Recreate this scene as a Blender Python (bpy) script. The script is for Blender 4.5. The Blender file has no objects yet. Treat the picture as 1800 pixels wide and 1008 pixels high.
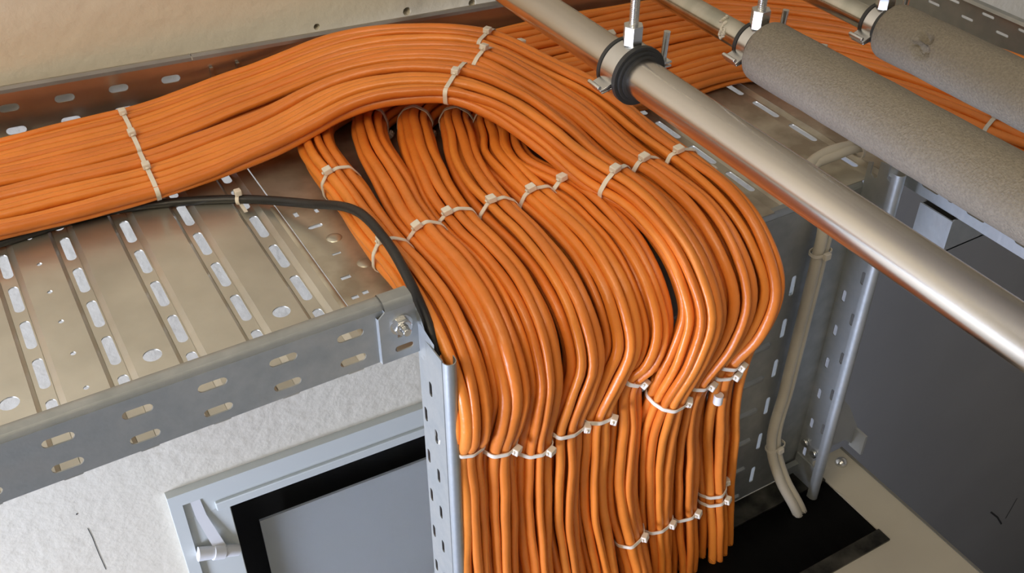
import bpy, bmesh, math, random
from mathutils import Vector, Matrix, noise
random.seed(7)
S = bpy.context.scene
COL = S.collection
# ------------------------------------------------------------------ camera, world, lamps, exposure
F = 1832.79
Xc = (0.86345567, -0.31141482, 0.39681874)      # world X seen from the camera (right, down, forward)
Yc = (-0.50442283, -0.53522602, 0.67756233)     # world Y
Zc = (0.00138477, -0.78520947, -0.61922869)     # world Z
cd = bpy.data.cameras.new('camera')
cam = bpy.data.objects.new('camera', cd); COL.objects.link(cam)
R = Matrix(((Xc[0], -Xc[1], -Xc[2]), (Yc[0], -Yc[1], -Yc[2]), (Zc[0], -Zc[1], -Zc[2])))
cam.matrix_world = R.to_4x4()
cd.sensor_fit = 'HORIZONTAL'; cd.sensor_width = 36; cd.lens = 36 * F / 1800
cd.clip_start = 0.02; cd.clip_end = 60
S.camera = cam
S.view_settings.view_transform = 'Standard'; S.view_settings.look = 'None'
S.view_settings.gamma = 1; S.view_settings.use_curve_mapping = False
S.view_settings.exposure = 0.70
wd = bpy.data.worlds.new('room_air'); S.world = wd; wd.use_nodes = True
wd.node_tree.nodes['Background'].inputs[0].default_value = (0.75, 0.80, 1.0, 1)
wd.node_tree.nodes['Background'].inputs[1].default_value = 0.15

def area(name, loc, target, sx, sy, power, col):
    l = bpy.data.lights.new(name, 'AREA'); l.shape = 'RECTANGLE'; l.size = sx; l.size_y = sy
    l.energy = power; l.color = col
    o = bpy.data.objects.new(name, l); COL.objects.link(o); o.location = loc
    o.rotation_euler = (Vector(target) - Vector(loc)).to_track_quat('-Z', 'Y').to_euler()
    return o
area('ceiling_lamp_light', (0.45, 0.0, 0.93), (0.45, 0.5, -0.6), 0.3, 1.6, 3.5, (1.0, 0.84, 0.58))
area('left_ceiling_lamp_light', (-0.85, 0.05, 0.95), (-0.35, 0.45, -0.6), 1.2, 1.9, 28, (1.0, 0.84, 0.58))
area('left_cool_fill', (-2.5, 0.12, -1.45), (0.3, 0.9, -1.1), 1.0, 1.2, 98, (0.66, 0.745, 1.0))  # added cool fill by the left wall, which has no window

# ------------------------------------------------------------------ materials
def mat(name, col, rough=0.5, metal=0.0, var=0.0, vscale=20, bump=0.0, bscale=80, stretch=None, col2=None, coat=0, spec=None, lo=.35, hi=.65, detail=4, rvar=0, bdist=.002):
    m = bpy.data.materials.new(name); m.use_nodes = True
    nt = m.node_tree; b = nt.nodes['Principled BSDF']
    b.inputs['Base Color'].default_value = (*col, 1); b.inputs['Roughness'].default_value = rough
    b.inputs['Metallic'].default_value = metal; b.inputs['Coat Weight'].default_value = coat
    if spec is not None: b.inputs['Specular IOR Level'].default_value = spec
    tc = nt.nodes.new('ShaderNodeTexCoord'); mp = nt.nodes.new('ShaderNodeMapping')
    nt.links.new(tc.outputs['Object'], mp.inputs[0])
    if stretch: mp.inputs['Scale'].default_value = stretch
    if col2 or var:
        if not col2: col2 = tuple(c * (1 - var) for c in col)
        n = nt.nodes.new('ShaderNodeTexNoise'); n.inputs['Scale'].default_value = vscale; n.inputs['Detail'].default_value = detail
        r = nt.nodes.new('ShaderNodeMapRange'); r.inputs[1].default_value = lo; r.inputs[2].default_value = hi
        x = nt.nodes.new('ShaderNodeMix'); x.data_type = 'RGBA'
        x.inputs[6].default_value = (*col, 1); x.inputs[7].default_value = (*col2, 1)
        nt.links.new(mp.outputs[0], n.inputs[0]); nt.links.new(n.outputs[0], r.inputs[0])
        nt.links.new(r.outputs[0], x.inputs[0]); nt.links.new(x.outputs[2], b.inputs['Base Color'])
        if rvar:
            q = nt.nodes.new('ShaderNodeMapRange'); q.inputs[3].default_value = rough; q.inputs[4].default_value = rough + rvar
            nt.links.new(r.outputs[0], q.inputs[0]); nt.links.new(q.outputs[0], b.inputs['Roughness'])
    if bump:
        n = nt.nodes.new('ShaderNodeTexNoise'); n.inputs['Scale'].default_value = bscale; n.inputs['Detail'].default_value = 5
        u = nt.nodes.new('ShaderNodeBump'); u.inputs['Strength'].default_value = bump; u.inputs['Distance'].default_value = bdist
        nt.links.new(mp.outputs[0], n.inputs[0]); nt.links.new(n.outputs[0], u.inputs['Height']); nt.links.new(u.outputs[0], b.inputs['Normal'])
    return m
MO = []
for i, c in enumerate([(0.84, 0.250, 0.034), (0.78, 0.215, 0.030), (0.88, 0.280, 0.042), (0.80, 0.235, 0.036)]):
    MO.append(mat('orange_jacket', c, 0.34, 0, var=0.14, vscale=14, bump=0.5, bscale=75, spec=0.5))
galv = mat('galvanised_steel', (0.46, 0.48, 0.48), 0.42, 0.75, col2=(0.36, 0.385, 0.39), vscale=45, bump=0.12, bscale=130, lo=.3, hi=.7, rvar=.12)
galvf = mat('galvanised_steel_floor', (0.68, 0.67, 0.60), 0.27, 0.80, col2=(0.50, 0.49, 0.43), vscale=9, bump=0.22, bscale=38, lo=.3, hi=.72, rvar=.15)
galvd = mat('stained_steel', (0.60, 0.58, 0.49), 0.34, 0.7, col2=(0.38, 0.335, 0.26), vscale=16, bump=0.2, bscale=50, lo=.42, hi=.62, rvar=.15)
galvr = mat('dull_steel_rail', (0.46, 0.43, 0.39), 0.28, 0.92, col2=(0.38, 0.35, 0.31), vscale=12, bump=0.1, bscale=60)
pipem = mat('stainless_pipe', (0.70, 0.66, 0.59), 0.22, 1.0, col2=(0.58, 0.54, 0.49), vscale=30, bump=0.05, bscale=60, stretch=(1, .08, 1))
pipes2 = mat('scuffed_pipe', (0.68, 0.66, 0.58), 0.20, 1.0, col2=(0.50, 0.50, 0.43), vscale=26, bump=0.08, bscale=40, stretch=(.6, 1.6, .6))
foam = mat('grey_foam', (0.270, 0.240, 0.190), 0.75, 0, col2=(0.215, 0.19, 0.15), vscale=420, bump=1.0, bscale=520, spec=0.25)
foamd = mat('torn_foam', (0.10, 0.10, 0.09), 0.9, bump=0.6, bscale=300)
rubber = mat('black_rubber', (0.028, 0.028, 0.027), 0.5, bump=0.1)
zinc = mat('zinc_plated', (0.72, 0.72, 0.70), 0.25, 1.0)
nylon = mat('nylon_tie', (0.80, 0.74, 0.64), 0.42, 0, spec=0.5)
nylond = mat('nylon_tie_old', (0.62, 0.58, 0.50), 0.5, 0)
blackc = mat('black_jacket', (0.022, 0.021, 0.020), 0.42, bump=0.3, bscale=90, var=.3)
cream = mat('cream_jacket', (0.60, 0.56, 0.47), 0.5, bump=0.15, var=.12)
wallm = mat('painted_plaster', (0.80, 0.75, 0.62), 0.7, col2=(0.74, 0.68, 0.56), vscale=3, bump=.75, bscale=48, bdist=.003)
wallg = mat('shaded_wall_grey', (0.30, 0.295, 0.285), 0.55, bump=0.1, bscale=60, var=.08, vscale=3)  # grey stands for the back wall lying in shade
wallr = mat('room_paint', (0.50, 0.47, 0.41), 0.9)
framem = mat('white_frame', (0.63, 0.66, 0.63), 0.4)
beige = mat('rack_enamel', (0.50, 0.47, 0.40), 0.38, var=.08, vscale=8)
dark = mat('black_opening', (0.004, 0.004, 0.004), 0.9)
bristle = mat('brush_bristle', (0.002, 0.002, 0.002), 0.5, spec=.1)
paper = mat('white_tape', (0.80, 0.80, 0.80), 0.5)
floorm = mat('floor_lino', (0.22, 0.22, 0.22), 0.5, var=.1, vscale=2)
pane = mat('light_board', (0.80, 0.84, 0.84), 0.6)
glass = bpy.data.materials.new('frosted_glass'); glass.use_nodes = True
gb = glass.node_tree.nodes['Principled BSDF']; gb.inputs['Transmission Weight'].default_value = 1; gb.inputs['Roughness'].default_value = 0.06; gb.inputs['IOR'].default_value = 1.1

# ------------------------------------------------------------------ helpers
class MB:
    """collects vertices and faces of one mesh"""
    def __init__(s): s.v = []; s.f = []; s.sm = []
    def add(s, vs, fs, smooth=False):
        o = len(s.v); s.v += [Vector(v) for v in vs]
        for f in fs: s.f.append([i + o for i in f]); s.sm.append(smooth)
        return s
    def box(s, a, b, m=None):
        x0, y0, z0 = a; x1, y1, z1 = b
        vs = [Vector(p) for p in ((x0, y0, z0), (x1, y0, z0), (x1, y1, z0), (x0, y1, z0), (x0, y0, z1), (x1, y0, z1), (x1, y1, z1), (x0, y1, z1))]
        if m: vs = [m @ v for v in vs]
        return s.add(vs, [(0, 3, 2, 1), (4, 5, 6, 7), (0, 1, 5, 4), (1, 2, 6, 5), (2, 3, 7, 6), (3, 0, 4, 7)])
    def tube(s, pts, r, n=10, cap=True, frame=None):
        P = [Vector(p) for p in pts]; N = len(P)
        rr = r if isinstance(r, (list, tuple)) else [r] * N
        vs = []; u = None
        for i in range(N):
            t = (P[min(i + 1, N - 1)] - P[max(i - 1, 0)]).normalized()
            if u is None:
                a = Vector((0, 0, 1)) if abs(t.z) < .9 else Vector((1, 0, 0))
                u = a.cross(t).normalized()
            u = (u - t * u.dot(t)).normalized(); w = t.cross(u)
            for k in range(n):
                a = 2 * math.pi * k / n
                vs.append(P[i] + (u * math.cos(a) + w * math.sin(a)) * rr[i])
        fs = [(i * n + k, i * n + (k + 1) % n, (i + 1) * n + (k + 1) % n, (i + 1) * n + k) for i in range(N - 1) for k in range(n)]
        s.add(vs, fs, True)
        if cap:
            s.add(vs[:n], [tuple(reversed(range(n)))]); s.add(vs[-n:], [tuple(range(n))])
        return s
    def oval(s, pts, r, rnd, n=12):
        P = [Vector(p) for p in pts]; N = len(P); vs = []; u = None; ph = rnd.uniform(0, 6.28); tw = rnd.uniform(2, 7) * rnd.choice((-1, 1)); q = 0
        ec = rnd.uniform(.07, .15); sd = rnd.uniform(0, 50)
        for i in range(N):
            if i: q += (P[i] - P[i - 1]).length
            t = (P[min(i + 1, N - 1)] - P[max(i - 1, 0)]).normalized()
            if u is None: u = (Vector((0, 0, 1)) if abs(t.z) < .9 else Vector((1, 0, 0))).cross(t).normalized()
            u = (u - t * u.dot(t)).normalized(); w = t.cross(u)
            for k in range(n):
                a = 2 * math.pi * k / n
                rr = r * (1 + ec * math.cos(2 * (a - ph) + tw * q) + .035 * math.cos(4 * (a - ph) + 2 * tw * q) + .05 * noise.noise(Vector((q * 45 + sd, math.cos(a) * .8, math.sin(a) * .8))))
                vs.append(P[i] + (u * math.cos(a) + w * math.sin(a)) * rr)
        fs = [(i * n + k, i * n + (k + 1) % n, (i + 1) * n + (k + 1) % n, (i + 1) * n + k) for i in range(N - 1) for k in range(n)]
        s.add(vs, fs, True); s.add(vs[:n], [tuple(reversed(range(n)))]); s.add(vs[-n:], [tuple(range(n))]); return s
    def cyl(s, a, b, r, n=16, r2=None, cap=True): return s.tube([a, b], [r, r if r2 is None else r2], n, cap)
    def sweep(s, prof, a, b, closed=False, smooth=True):
        """profile points (offsets) swept from a to b"""
        a = Vector(a); b = Vector(b); n = len(prof)
        vs = [a + Vector(p) for p in prof] + [b + Vector(p) for p in prof]
        m = n if closed else n - 1
        return s.add(vs, [(i, (i + 1) % n, n + (i + 1) % n, n + i) for i in range(m)], smooth)
    def ring(s, c, ax, r0, r1, w, n=40, a0=0, a1=2 * math.pi):
        """flat band round axis ax"""
        ax = Vector(ax).normalized(); u = ax.orthogonal().normalized(); v = ax.cross(u); c = Vector(c)
        full = abs(a1 - a0) > 6.28; m = n if full else n + 1; vs = []
        for i in range(m):
            t = a0 + (a1 - a0) * i / n; d = u * math.cos(t) + v * math.sin(t)
            vs += [c + d * r0 - ax * w / 2, c + d * r1 - ax * w / 2, c + d * r1 + ax * w / 2, c + d * r0 + ax * w / 2]
        fs = []
        for i in range(n):
            j = (i + 1) % m
            for k in range(4): fs.append((i * 4 + k, i * 4 + (k + 1) % 4, j * 4 + (k + 1) % 4, j * 4 + k))
        return s.add(vs, fs, True)
    def prism(s, c, ax, r, h, n=6, rot=0):
        ax = Vector(ax).normalized(); u = ax.orthogonal().normalized(); v = ax.cross(u); c = Vector(c); vs = []
        for z in (0, h):
            for i in range(n):
                t = rot + 2 * math.pi * i / n; vs.append(c + (u * math.cos(t) + v * math.sin(t)) * r + ax * z)
        return s.add(vs, [tuple(reversed(range(n))), tuple(range(n, 2 * n))] + [(i, (i + 1) % n, n + (i + 1) % n, n + i) for i in range(n)])
    def build(s, name, material, parent=None, bevel=0, angle=35):
        me = bpy.data.meshes.new(name)
        if parent is not None: org = Vector(parent['o3'])
        else:
            lo = [min(v[i] for v in s.v) for i in range(3)]; hi = [max(v[i] for v in s.v) for i in range(3)]
            org = Vector(((lo[0] + hi[0]) / 2, (lo[1] + hi[1]) / 2, lo[2]))
        me.from_pydata([v - org for v in s.v], [], s.f)
        me.polygons.foreach_set('use_smooth', s.sm); me.validate(); me.update()
        bm = bmesh.new(); bm.from_mesh(me); bmesh.ops.remove_doubles(bm, verts=bm.verts, dist=1e-6)
        bmesh.ops.recalc_face_normals(bm, faces=bm.faces); bm.to_mesh(me); bm.free()
        me.materials.append(material)
        try: me.set_sharp_from_angle(angle=math.radians(angle))
        except Exception: pass
        o = bpy.data.objects.new(name, me); COL.objects.link(o)
        if parent is not None: o.parent = parent
        else: o.location = org
        o['o3'] = tuple(org)
        if bevel:
            bv = o.modifiers.new('bevel', 'BEVEL'); bv.width = bevel; bv.segments = 2; bv.limit_method = 'ANGLE'
        return o

def tag(o, label=None, cat=None, group=None, kind=None):
    if label: o['label'] = label
    if cat: o['category'] = cat
    if group: o['group'] = group
    if kind: o['kind'] = kind
    return o
def thing(name, loc, label, cat, group=None):
    o = bpy.data.objects.new(name, None); COL.objects.link(o); o.location = loc; o['o3'] = tuple(loc)
    o.empty_display_size = .02
    return tag(o, label, cat, group)

def plate(mb, outline, holes, th, M):
    """flat sheet with real holes; outline and holes in 2D, thickness th, placed by matrix M"""
    cu = bpy.data.curves.new('t', 'CURVE'); cu.dimensions = '2D'; cu.fill_mode = 'BOTH'; cu.extrude = th / 2
    for lp in [outline] + holes:
        sp = cu.splines.new('POLY'); sp.points.add(len(lp) - 1); sp.use_cyclic_u = True
        for p, q in zip(sp.points, lp): p.co = (q[0], q[1], 0, 1)
    o = bpy.data.objects.new('t', cu); me = bpy.data.meshes.new_from_object(o)
    mb.add([M @ v.co for v in me.vertices], [tuple(p.vertices) for p in me.polygons])
    bpy.data.objects.remove(o); bpy.data.curves.remove(cu); bpy.data.meshes.remove(me)
def slot(cx, cy, L, W, horiz=True, n=6):
    r = W / 2; h = max(L / 2 - r, 0); pts = []
    for i in range(n + 1):
        a = -math.pi / 2 + math.pi * i / n; pts.append((h + r * math.cos(a), r * math.sin(a)))
    for i in range(n + 1):
        a = math.pi / 2 + math.pi * i / n; pts.append((-h + r * math.cos(a), r * math.sin(a)))
    return [(cx + (x if horiz else y), cy + (y if horiz else x)) for x, y in pts]
def disc(cx, cy, r, n=16): return [(cx + r * math.cos(2 * math.pi * i / n), cy + r * math.sin(2 * math.pi * i / n)) for i in range(n)]
def rect(x0, y0, x1, y1): return [(x0, y0), (x1, y0), (x1, y1), (x0, y1)]
MXZ = lambda y: Matrix(((1, 0, 0, 0), (0, 0, 1, y), (0, 1, 0, 0), (0, 0, 0, 1)))       # 2D (x, z) on a plane of constant y
MYZ = lambda x: Matrix(((0, 0, 1, x), (1, 0, 0, 0), (0, 1, 0, 0), (0, 0, 0, 1)))       # 2D (y, z) on a plane of constant x
MXY = lambda z: Matrix.Translation((0, 0, z))
FZ = -0.625; TZ = -0.565; FR = 0.6507; WEB = 0.651; XL = 0.284; XR = 0.835
def backY(x): return 1.2228 - 0.1225 * x       # back side rail
def wallY(x): return 1.245 - 0.05 * x

# ------------------------------------------------------------------ the room
CEIL = 1.0; FLR = -3.1
def rough_wall():
    mb = MB()
    th = math.atan(-0.05); L = 1 / math.cos(th)
    M = Matrix(((math.cos(th), 0, 0, 0), (math.sin(th), 0, 1, 1.245), (0, 1, 0, 0), (0, 0, 0, 1)))
    k = 1 / math.cos(th)
    holes = [disc(0.423 * k, -0.573, .0045, 10), disc(0.549 * k, -0.577, .006, 10), disc(0.646 * k, -0.584, .006, 10)]
    holes.append(rect(0.172 * k, -2.35, 1.35 * k, -1.374))
    plate(mb, rect(-2.6, FLR, 3.3, CEIL), holes, 0.05, M @ Matrix.Translation((0, 0, .025)))
    o = mb.build('wall_back', wallm); tag(o, kind='structure')
rough_wall()
def slab(name, a, b, m): return tag(MB().box(a, b).build(name, m), kind='structure')
slab('wall_left', (-2.7, -3.0, FLR), (-2.6, 1.4, CEIL), wallr)
slab('wall_front', (-2.7, -3.1, FLR), (3.3, -3.0, CEIL), wallr)
slab('wall_right', (3.2, -3.0, FLR), (3.3, 1.2, CEIL), wallr)
slab('floor', (-2.7, -3.1, FLR - .1), (3.3, 1.4, FLR), floorm)
slab('ceiling', (-2.7, -3.1, CEIL), (3.3, 1.4, CEIL + .1), wallr)
# back wall's shade put into the grey of this added pier on the right
slab('wall_shade_slab', (1.42, 1.06, FLR), (3.2, 1.20, -1.02), wallg)
def scuff(par, pts, w, y):
    mb = MB()
    for (x0, z0), (x1, z1) in zip(pts, pts[1:]):
        d = Vector((x1 - x0, 0, z1 - z0)).normalized(); n = Vector((-d.z, 0, d.x)) * w / 2
        a = Vector((x0, y(x0), z0)); b = Vector((x1, y(x1), z1)); mb.add([a - n, b - n, b + n, a + n], [(0, 1, 2, 3)])
    mb.build('scuff_mark', mat('scuff', (.03, .03, .03), .8), par)
shade_slab = bpy.data.objects['wall_shade_slab']; wb_ = bpy.data.objects['wall_back']
yp = lambda x: 1.0592
scuff(shade_slab, [(2.329, -2.530), (2.385, -2.590), (2.431, -2.652)], .006, yp)
scuff(shade_slab, [(2.44, -2.63), (2.45, -2.57), (2.455, -2.54)], .004, yp)
scuff(wb_, [(-.044, -1.318), (-.0425, -1.34), (-.0425, -1.38), (-.041, -1.425)], .0012, lambda x: wallY(x) - .0008)
scuff(wb_, [(-.052, -1.279), (-.050, -1.280)], .003, lambda x: wallY(x) - .0008)
# window in the back wall
wl = MB()
def wb(mb, x0, x1, z0, z1, p0, p1):           # box following the back wall, p = how far it stands out
    vs = []
    for z in (z0, z1):
        for x, p in ((x0, p1), (x1, p1), (x1, p0), (x0, p0)): vs.append((x, wallY(x) - p, z))
    mb.add(vs, [(0, 3, 2, 1), (4, 5, 6, 7), (0, 1, 5, 4), (1, 2, 6, 5), (2, 3, 7, 6), (3, 0, 4, 7)])
fx0, fx1, fz1, fz0 = 0.079, 1.44, -1.300, -2.43
wb(wl, fx0, fx1, fz1 - .026, fz1, 0, .016); wb(wl, fx0, fx0 + .020, fz0, fz1 - .026, 0, .014)
wb(wl, fx1 - .02, fx1, fz0, fz1 - .026, 0, .014); wb(wl, fx0, fx1, fz0 - .02, fz0, 0, .014)
win = wl.build('window_1', framem, bevel=.002); tag(win, kind='structure')
wi = MB()
ix0, iz1 = fx0 + .020, fz1 - .026
wb(wi, ix0, fx1 - .02, iz1 - .046, iz1, -.03, .006); wb(wi, ix0, ix0 + .073, fz0, iz1 - .046, -.03, .006)
wb(wi, fx1 - .09, fx1 - .02, fz0, iz1 - .046, -.03, .006); wb(wi, ix0 + .073, fx1 - .09, fz0, fz0 + .07, -.03, .006)
def child(mb, name, m, par, **k):
    return mb.build(name, m, par, **k)
wb(wi, ix0 + .05, fx1 - .05, iz1 - .0462, iz1 - .028, .005, .013)
child(wi, 'window_frame', framem, win, bevel=.0015)
g = MB(); wb(g, 0.165, 1.36, -2.36, -1.365, -.034, -.030); child(g, 'window_pane', glass, win)
g = MB(); wb(g, 0.10, 1.42, -2.42, -1.30, -.10, -.09); child(g, 'window_blind_backing', dark, win)
g = MB(); wb(g, 0.222, 1.30, -2.42, -1.500, -.050, -.045); child(g, 'window_board', pane, win)
# white tape on the window frame corner
t = thing('tape_strip', (0.12, wallY(.12) - .016, -1.42), 'strip of white tape hanging down the corner of the window frame to a small roll', 'tape')
tb = MB(); yy = wallY(.12) - .008
tb.add([(0.112, yy, -1.333), (0.128, yy, -1.333), (0.131, yy - .004, -1.372), (0.114, yy - .004, -1.372), (0.148, yy - .012, -1.455), (0.128, yy - .012, -1.455),
        (0.112, yy + .001, -1.333), (0.128, yy + .001, -1.333), (0.131, yy - .003, -1.372), (0.114, yy - .003, -1.372), (0.148, yy - .011, -1.455), (0.128, yy - .011, -1.455)],
       [(0, 1, 2, 3), (3, 2, 4, 5), (6, 9, 8, 7), (9, 11, 10, 8), (0, 3, 9, 6), (3, 5, 11, 9), (1, 7, 8, 2), (2, 8, 10, 4), (4, 10, 11, 5), (0, 6, 7, 1)])
tb.build('strip', paper, t)
rb = MB(); rb.tube([(0.100, yy - .012, -1.447), (0.128, yy - .014, -1.457), (0.165, yy - .012, -1.478)], [.0125, .011, .010], 18)
rb.tube([(0.124, yy - .014, -1.4555), (0.141, yy - .014, -1.464)], [.0135, .013], 18); rb.build('roll', paper, t)

# ------------------------------------------------------------------ cable trays
# main tray: floor
def tray_left():
    t = thing('cable_tray', (-.1, .93, FZ), 'galvanised perforated cable tray running left along the plaster wall, its ribbed floor open to view', 'cable tray')
    mb = MB(); X0 = -0.62; X1 = 0.25
    ribs = [0.0305 + 0.0605 * k for k in range(-10, 4)]
    y0 = FR + .002
    xs = X0
    for k, rx in enumerate(ribs):
        hl = []
        c = rx - .018
        if k % 2 == 1: hl.append(disc(c, .759, .0085))
        if k % 4 == 2 : hl += [disc(c, .746 + .051 * j, .0026, 10) for j in range(8)]
        plate(mb, [(xs, y0), (rx, y0), (rx, backY(rx)), (xs, backY(xs))], hl, .0012, MXY(FZ))
        x2 = rx + .0245
        sl = [slot(rx + .0125, 1.148 - .0598 * j, .044, .0095, False) for j in range(8)]
        plate(mb, [(rx + .004, y0), (x2 - .006, y0), (x2 - .006, backY(x2)), (rx + .004, backY(rx))], sl, .0012, MXY(FZ - .004))
        mb.add([(rx, y0, FZ), (rx + .004, y0, FZ - .004), (rx + .004, backY(rx), FZ - .004), (rx, backY(rx), FZ)], [(0, 1, 2, 3)])
        mb.add([(x2 - .006, y0, FZ - .004), (x2, y0, FZ), (x2, backY(x2), FZ), (x2 - .006, backY(x2), FZ - .004)], [(0, 1, 2, 3)])
        xs = x2
    plate(mb, [(xs, y0), (X1, y0), (X1, backY(X1)), (xs, backY(xs))], [], .0012, MXY(FZ))
    mb.build('tray_floor', galvf, t)
    # front side rail
    mb = MB(); sl = []
    for j in range(14):
        x = 0.221 - .0602 * j
        sl += [slot(x, -.5845, .0245, .0085), slot(x, -.6125, .0245, .0085)]
    plate(mb, rect(X0, FZ - .001, 0.262, TZ - .004), sl, .0013, MXZ(FR))
    prof = [(0, 0, -.006), (0, .0008, -.002), (0, .0035, .0012), (0, .008, .0022), (0, .013, .0018), (0, .0165, -.001), (0, .0172, -.005)]
    mb.sweep([(p[0], p[1], p[2]) for p in prof], (X0, FR - .0006, TZ), (0.262, FR - .0006, TZ))
    mb.sweep([(p[0], p[1] + .0008, p[2] - .001) for p in prof], (X0, FR - .0006, TZ), (0.262, FR - .0006, TZ))
    mb.build('side_rail', galv, t)
    # back side rail
    mb = MB(); th = math.atan(-.1225); ct = math.cos(th)
    M = Matrix(((ct, 0, 0, 0), (math.sin(th), 0, 1, 1.2228), (0, 1, 0, 0), (0, 0, 0, 1)))
    sl = []
    for j in range(12):
        x = (0.222 - .0605 * j) / ct
        sl += [slot(x, -.5835, .0225, .0095), slot(x, -.613, .0225, .0095)]
    plate(mb, rect(X0, FZ - .001, 0.2505 / ct, TZ), sl, .0013, M)
    pb = [(0, 0, 0), (0, -.001, .004), (0, -.005, .0065), (0, -.010, .0055), (0, -.012, .001)]
    mb.sweep([(0, -p[1], p[2]) for p in pb], (X0, backY(X0) - .001, TZ), (0.2505, backY(.2505) - .001, TZ))
    mb.build('side_rail', galvr, t)
    # little angled end plate with bolt on the front rail
    return t
tray_left()
def junction():
    t = thing('tray_tee_piece', (.75, .9, FZ), 'wide stained tee piece of the cable tray where the orange bundles turn over its edge', 'cable tray')
    mb = MB(); X0 = .2515; X1 = 1.214; y0 = FR + .002
    ribs = [.706, .842, 1.033]
    xs = X0
    feat = [disc(.273, .93, .003, 10), rect(.262, .90, .2665, .909), rect(.284, .897, .288, .905), slot(.274, .874, .016, .006),
            rect(.262, .775, .272, .780), rect(.259, .742, .266, .747), rect(.271, .744, .277, .749), rect(.270, .817, .279, .820)]
    for k, rx in enumerate(ribs):
        plate(mb, [(xs, y0), (rx, y0), (rx, backY(rx)), (xs, backY(xs))], feat if k == 0 else [], .0012, MXY(FZ))
        x2 = rx + .0245
        ph = (.790, .7700, .755)[k]
        sl = [slot(rx + .0125, ph + .0665 * j, .046, .0080, False) for j in range(-3, 6) if y0 + .03 < ph + .0665 * j < backY(rx) - .04]
        plate(mb, [(rx + .004, y0), (x2 - .006, y0), (x2 - .006, backY(x2)), (rx + .004, backY(rx))], sl, .0012, MXY(FZ - .004))
        mb.add([(rx, y0, FZ), (rx + .004, y0, FZ - .004), (rx + .004, backY(rx), FZ - .004), (rx, backY(rx), FZ)], [(0, 1, 2, 3)])
        mb.add([(x2 - .006, y0, FZ - .004), (x2, y0, FZ), (x2, backY(x2), FZ), (x2 - .006, backY(x2), FZ - .004)], [(0, 1, 2, 3)])
        xs = x2
    plate(mb, [(xs, y0), (X1, y0), (X1, backY(X1)), (xs, backY(xs))], [slot(.905, .705, .016, .006)], .0012, MXY(FZ))
    # raised pressed groove near the left joint
    mb.sweep([(-.003, 0, .0006), (-.001, 0, .0018), (.001, 0, .0018), (.003, 0, .0006)], (.2475, y0, FZ), (.2475, .93, FZ))
    mb.build('tray_floor', galvd, t)
    mb = MB()
    plate(mb, rect(-.50, FZ - .001, .40, TZ), [], .0013, Matrix(((1, 0, 0, .75), (-.1225, 0, 1, backY(.75) - .0), (0, 1, 0, 0), (0, 0, 0, 1))))
    pb = [(0, 0, 0), (0, .001, .004), (0, .005, .0065), (0, .010, .0055), (0, .012, .001)]
    mb.sweep(pb, (.2515, backY(.2515) - .001, TZ), (1.2, backY(1.2) - .001, TZ))
    mb.build('side_rail', galvr, t)
    # joint tab at the back rail
    for q in (.268, .300): MB().box((q, backY(q) - .006, -.600), (q + .004, backY(q) - .0015, -.576)).build('joint_tab', galvr, t)
    for x, y in ((.283, .845), (.293, .790)):
        r = MB(); pts = []
        for i in range(5):
            a = i * math.pi / 10; pts.append((.0085 * math.cos(a), .0030 * math.sin(a)))
        r.tube([(x, y, FZ + p[1]) for p in pts], [max(p[0], .0005) for p in pts], 20)
        r.build('rivet', galvd, t)
    # front rail end piece: overlapping connector plate on the outside of the rail
    c = MB(); sl = [slot(.268, -.6145, .018, .0065), rect(.2625, -.602, .2665, -.596)]
    plate(c, [(.246, -.626), (.282, -.626), (.284, -.588), (.280, -.569), (.2525, -.569), (.246, -.575)], sl, .0014, MXZ(FR - .0042))
    c.add([(.246, FR - .0045, -.626), (.246, FR - .0045, -.575), (.2452, FR - .0005, -.575), (.2452, FR - .0005, -.626)], [(0, 1, 2, 3)])
    c.add([(.2525, FR - .0045, -.569), (.2525, FR - .0045, -.585), (.2525, FR + .001, -.585), (.2525, FR + .001, -.569)], [(0, 1, 2, 3)])
    prof = [(0, 0, -.004), (0, .001, .0005), (0, .004, .0035), (0, .010, .0045), (0, .017, .0035), (0, .021, -.001)]
    c.sweep(prof, (.2525, FR - .0048, TZ), (.2795, FR - .0048, TZ))
    c.add([(.282, FR - .002, -.626), (.282, FR - .002, -.588), (.285, FR - .03, -.601), (.285, FR - .03, -.628)], [(0, 1, 2, 3)])
    c.build('connector_plate', galv, t)
    c = MB()
    c.add([(.280, FR - .002, -.569), (.283, FR - .010, -.583), (.284, FR - .018, -.60), (.284, FR - .026, -.607), (.284, FR - .030, -.632), (.283, FR - .001, -.634)], [(0, 1, 2, 3, 4, 5)])
    c.build('connector_ear', galv, t)
    b = MB(); p = Vector((.2665, FR - .0045, -.588)); ax = Vector((0, -1, 0))
    b.prism(p, ax, .0085, .006, 6, .3); b.cyl(p, p + ax * .014, .0038, 14)
    b.ring(p + ax * .0065, ax, .0038, .0075, .001)
    b.build('bolt', zinc, t, bevel=.0005)
    w = MB(); w.ring(p + ax * .0006, ax, .003, .0105, .0012); w.build('washer', zinc, t)
    return t
junction()
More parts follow.
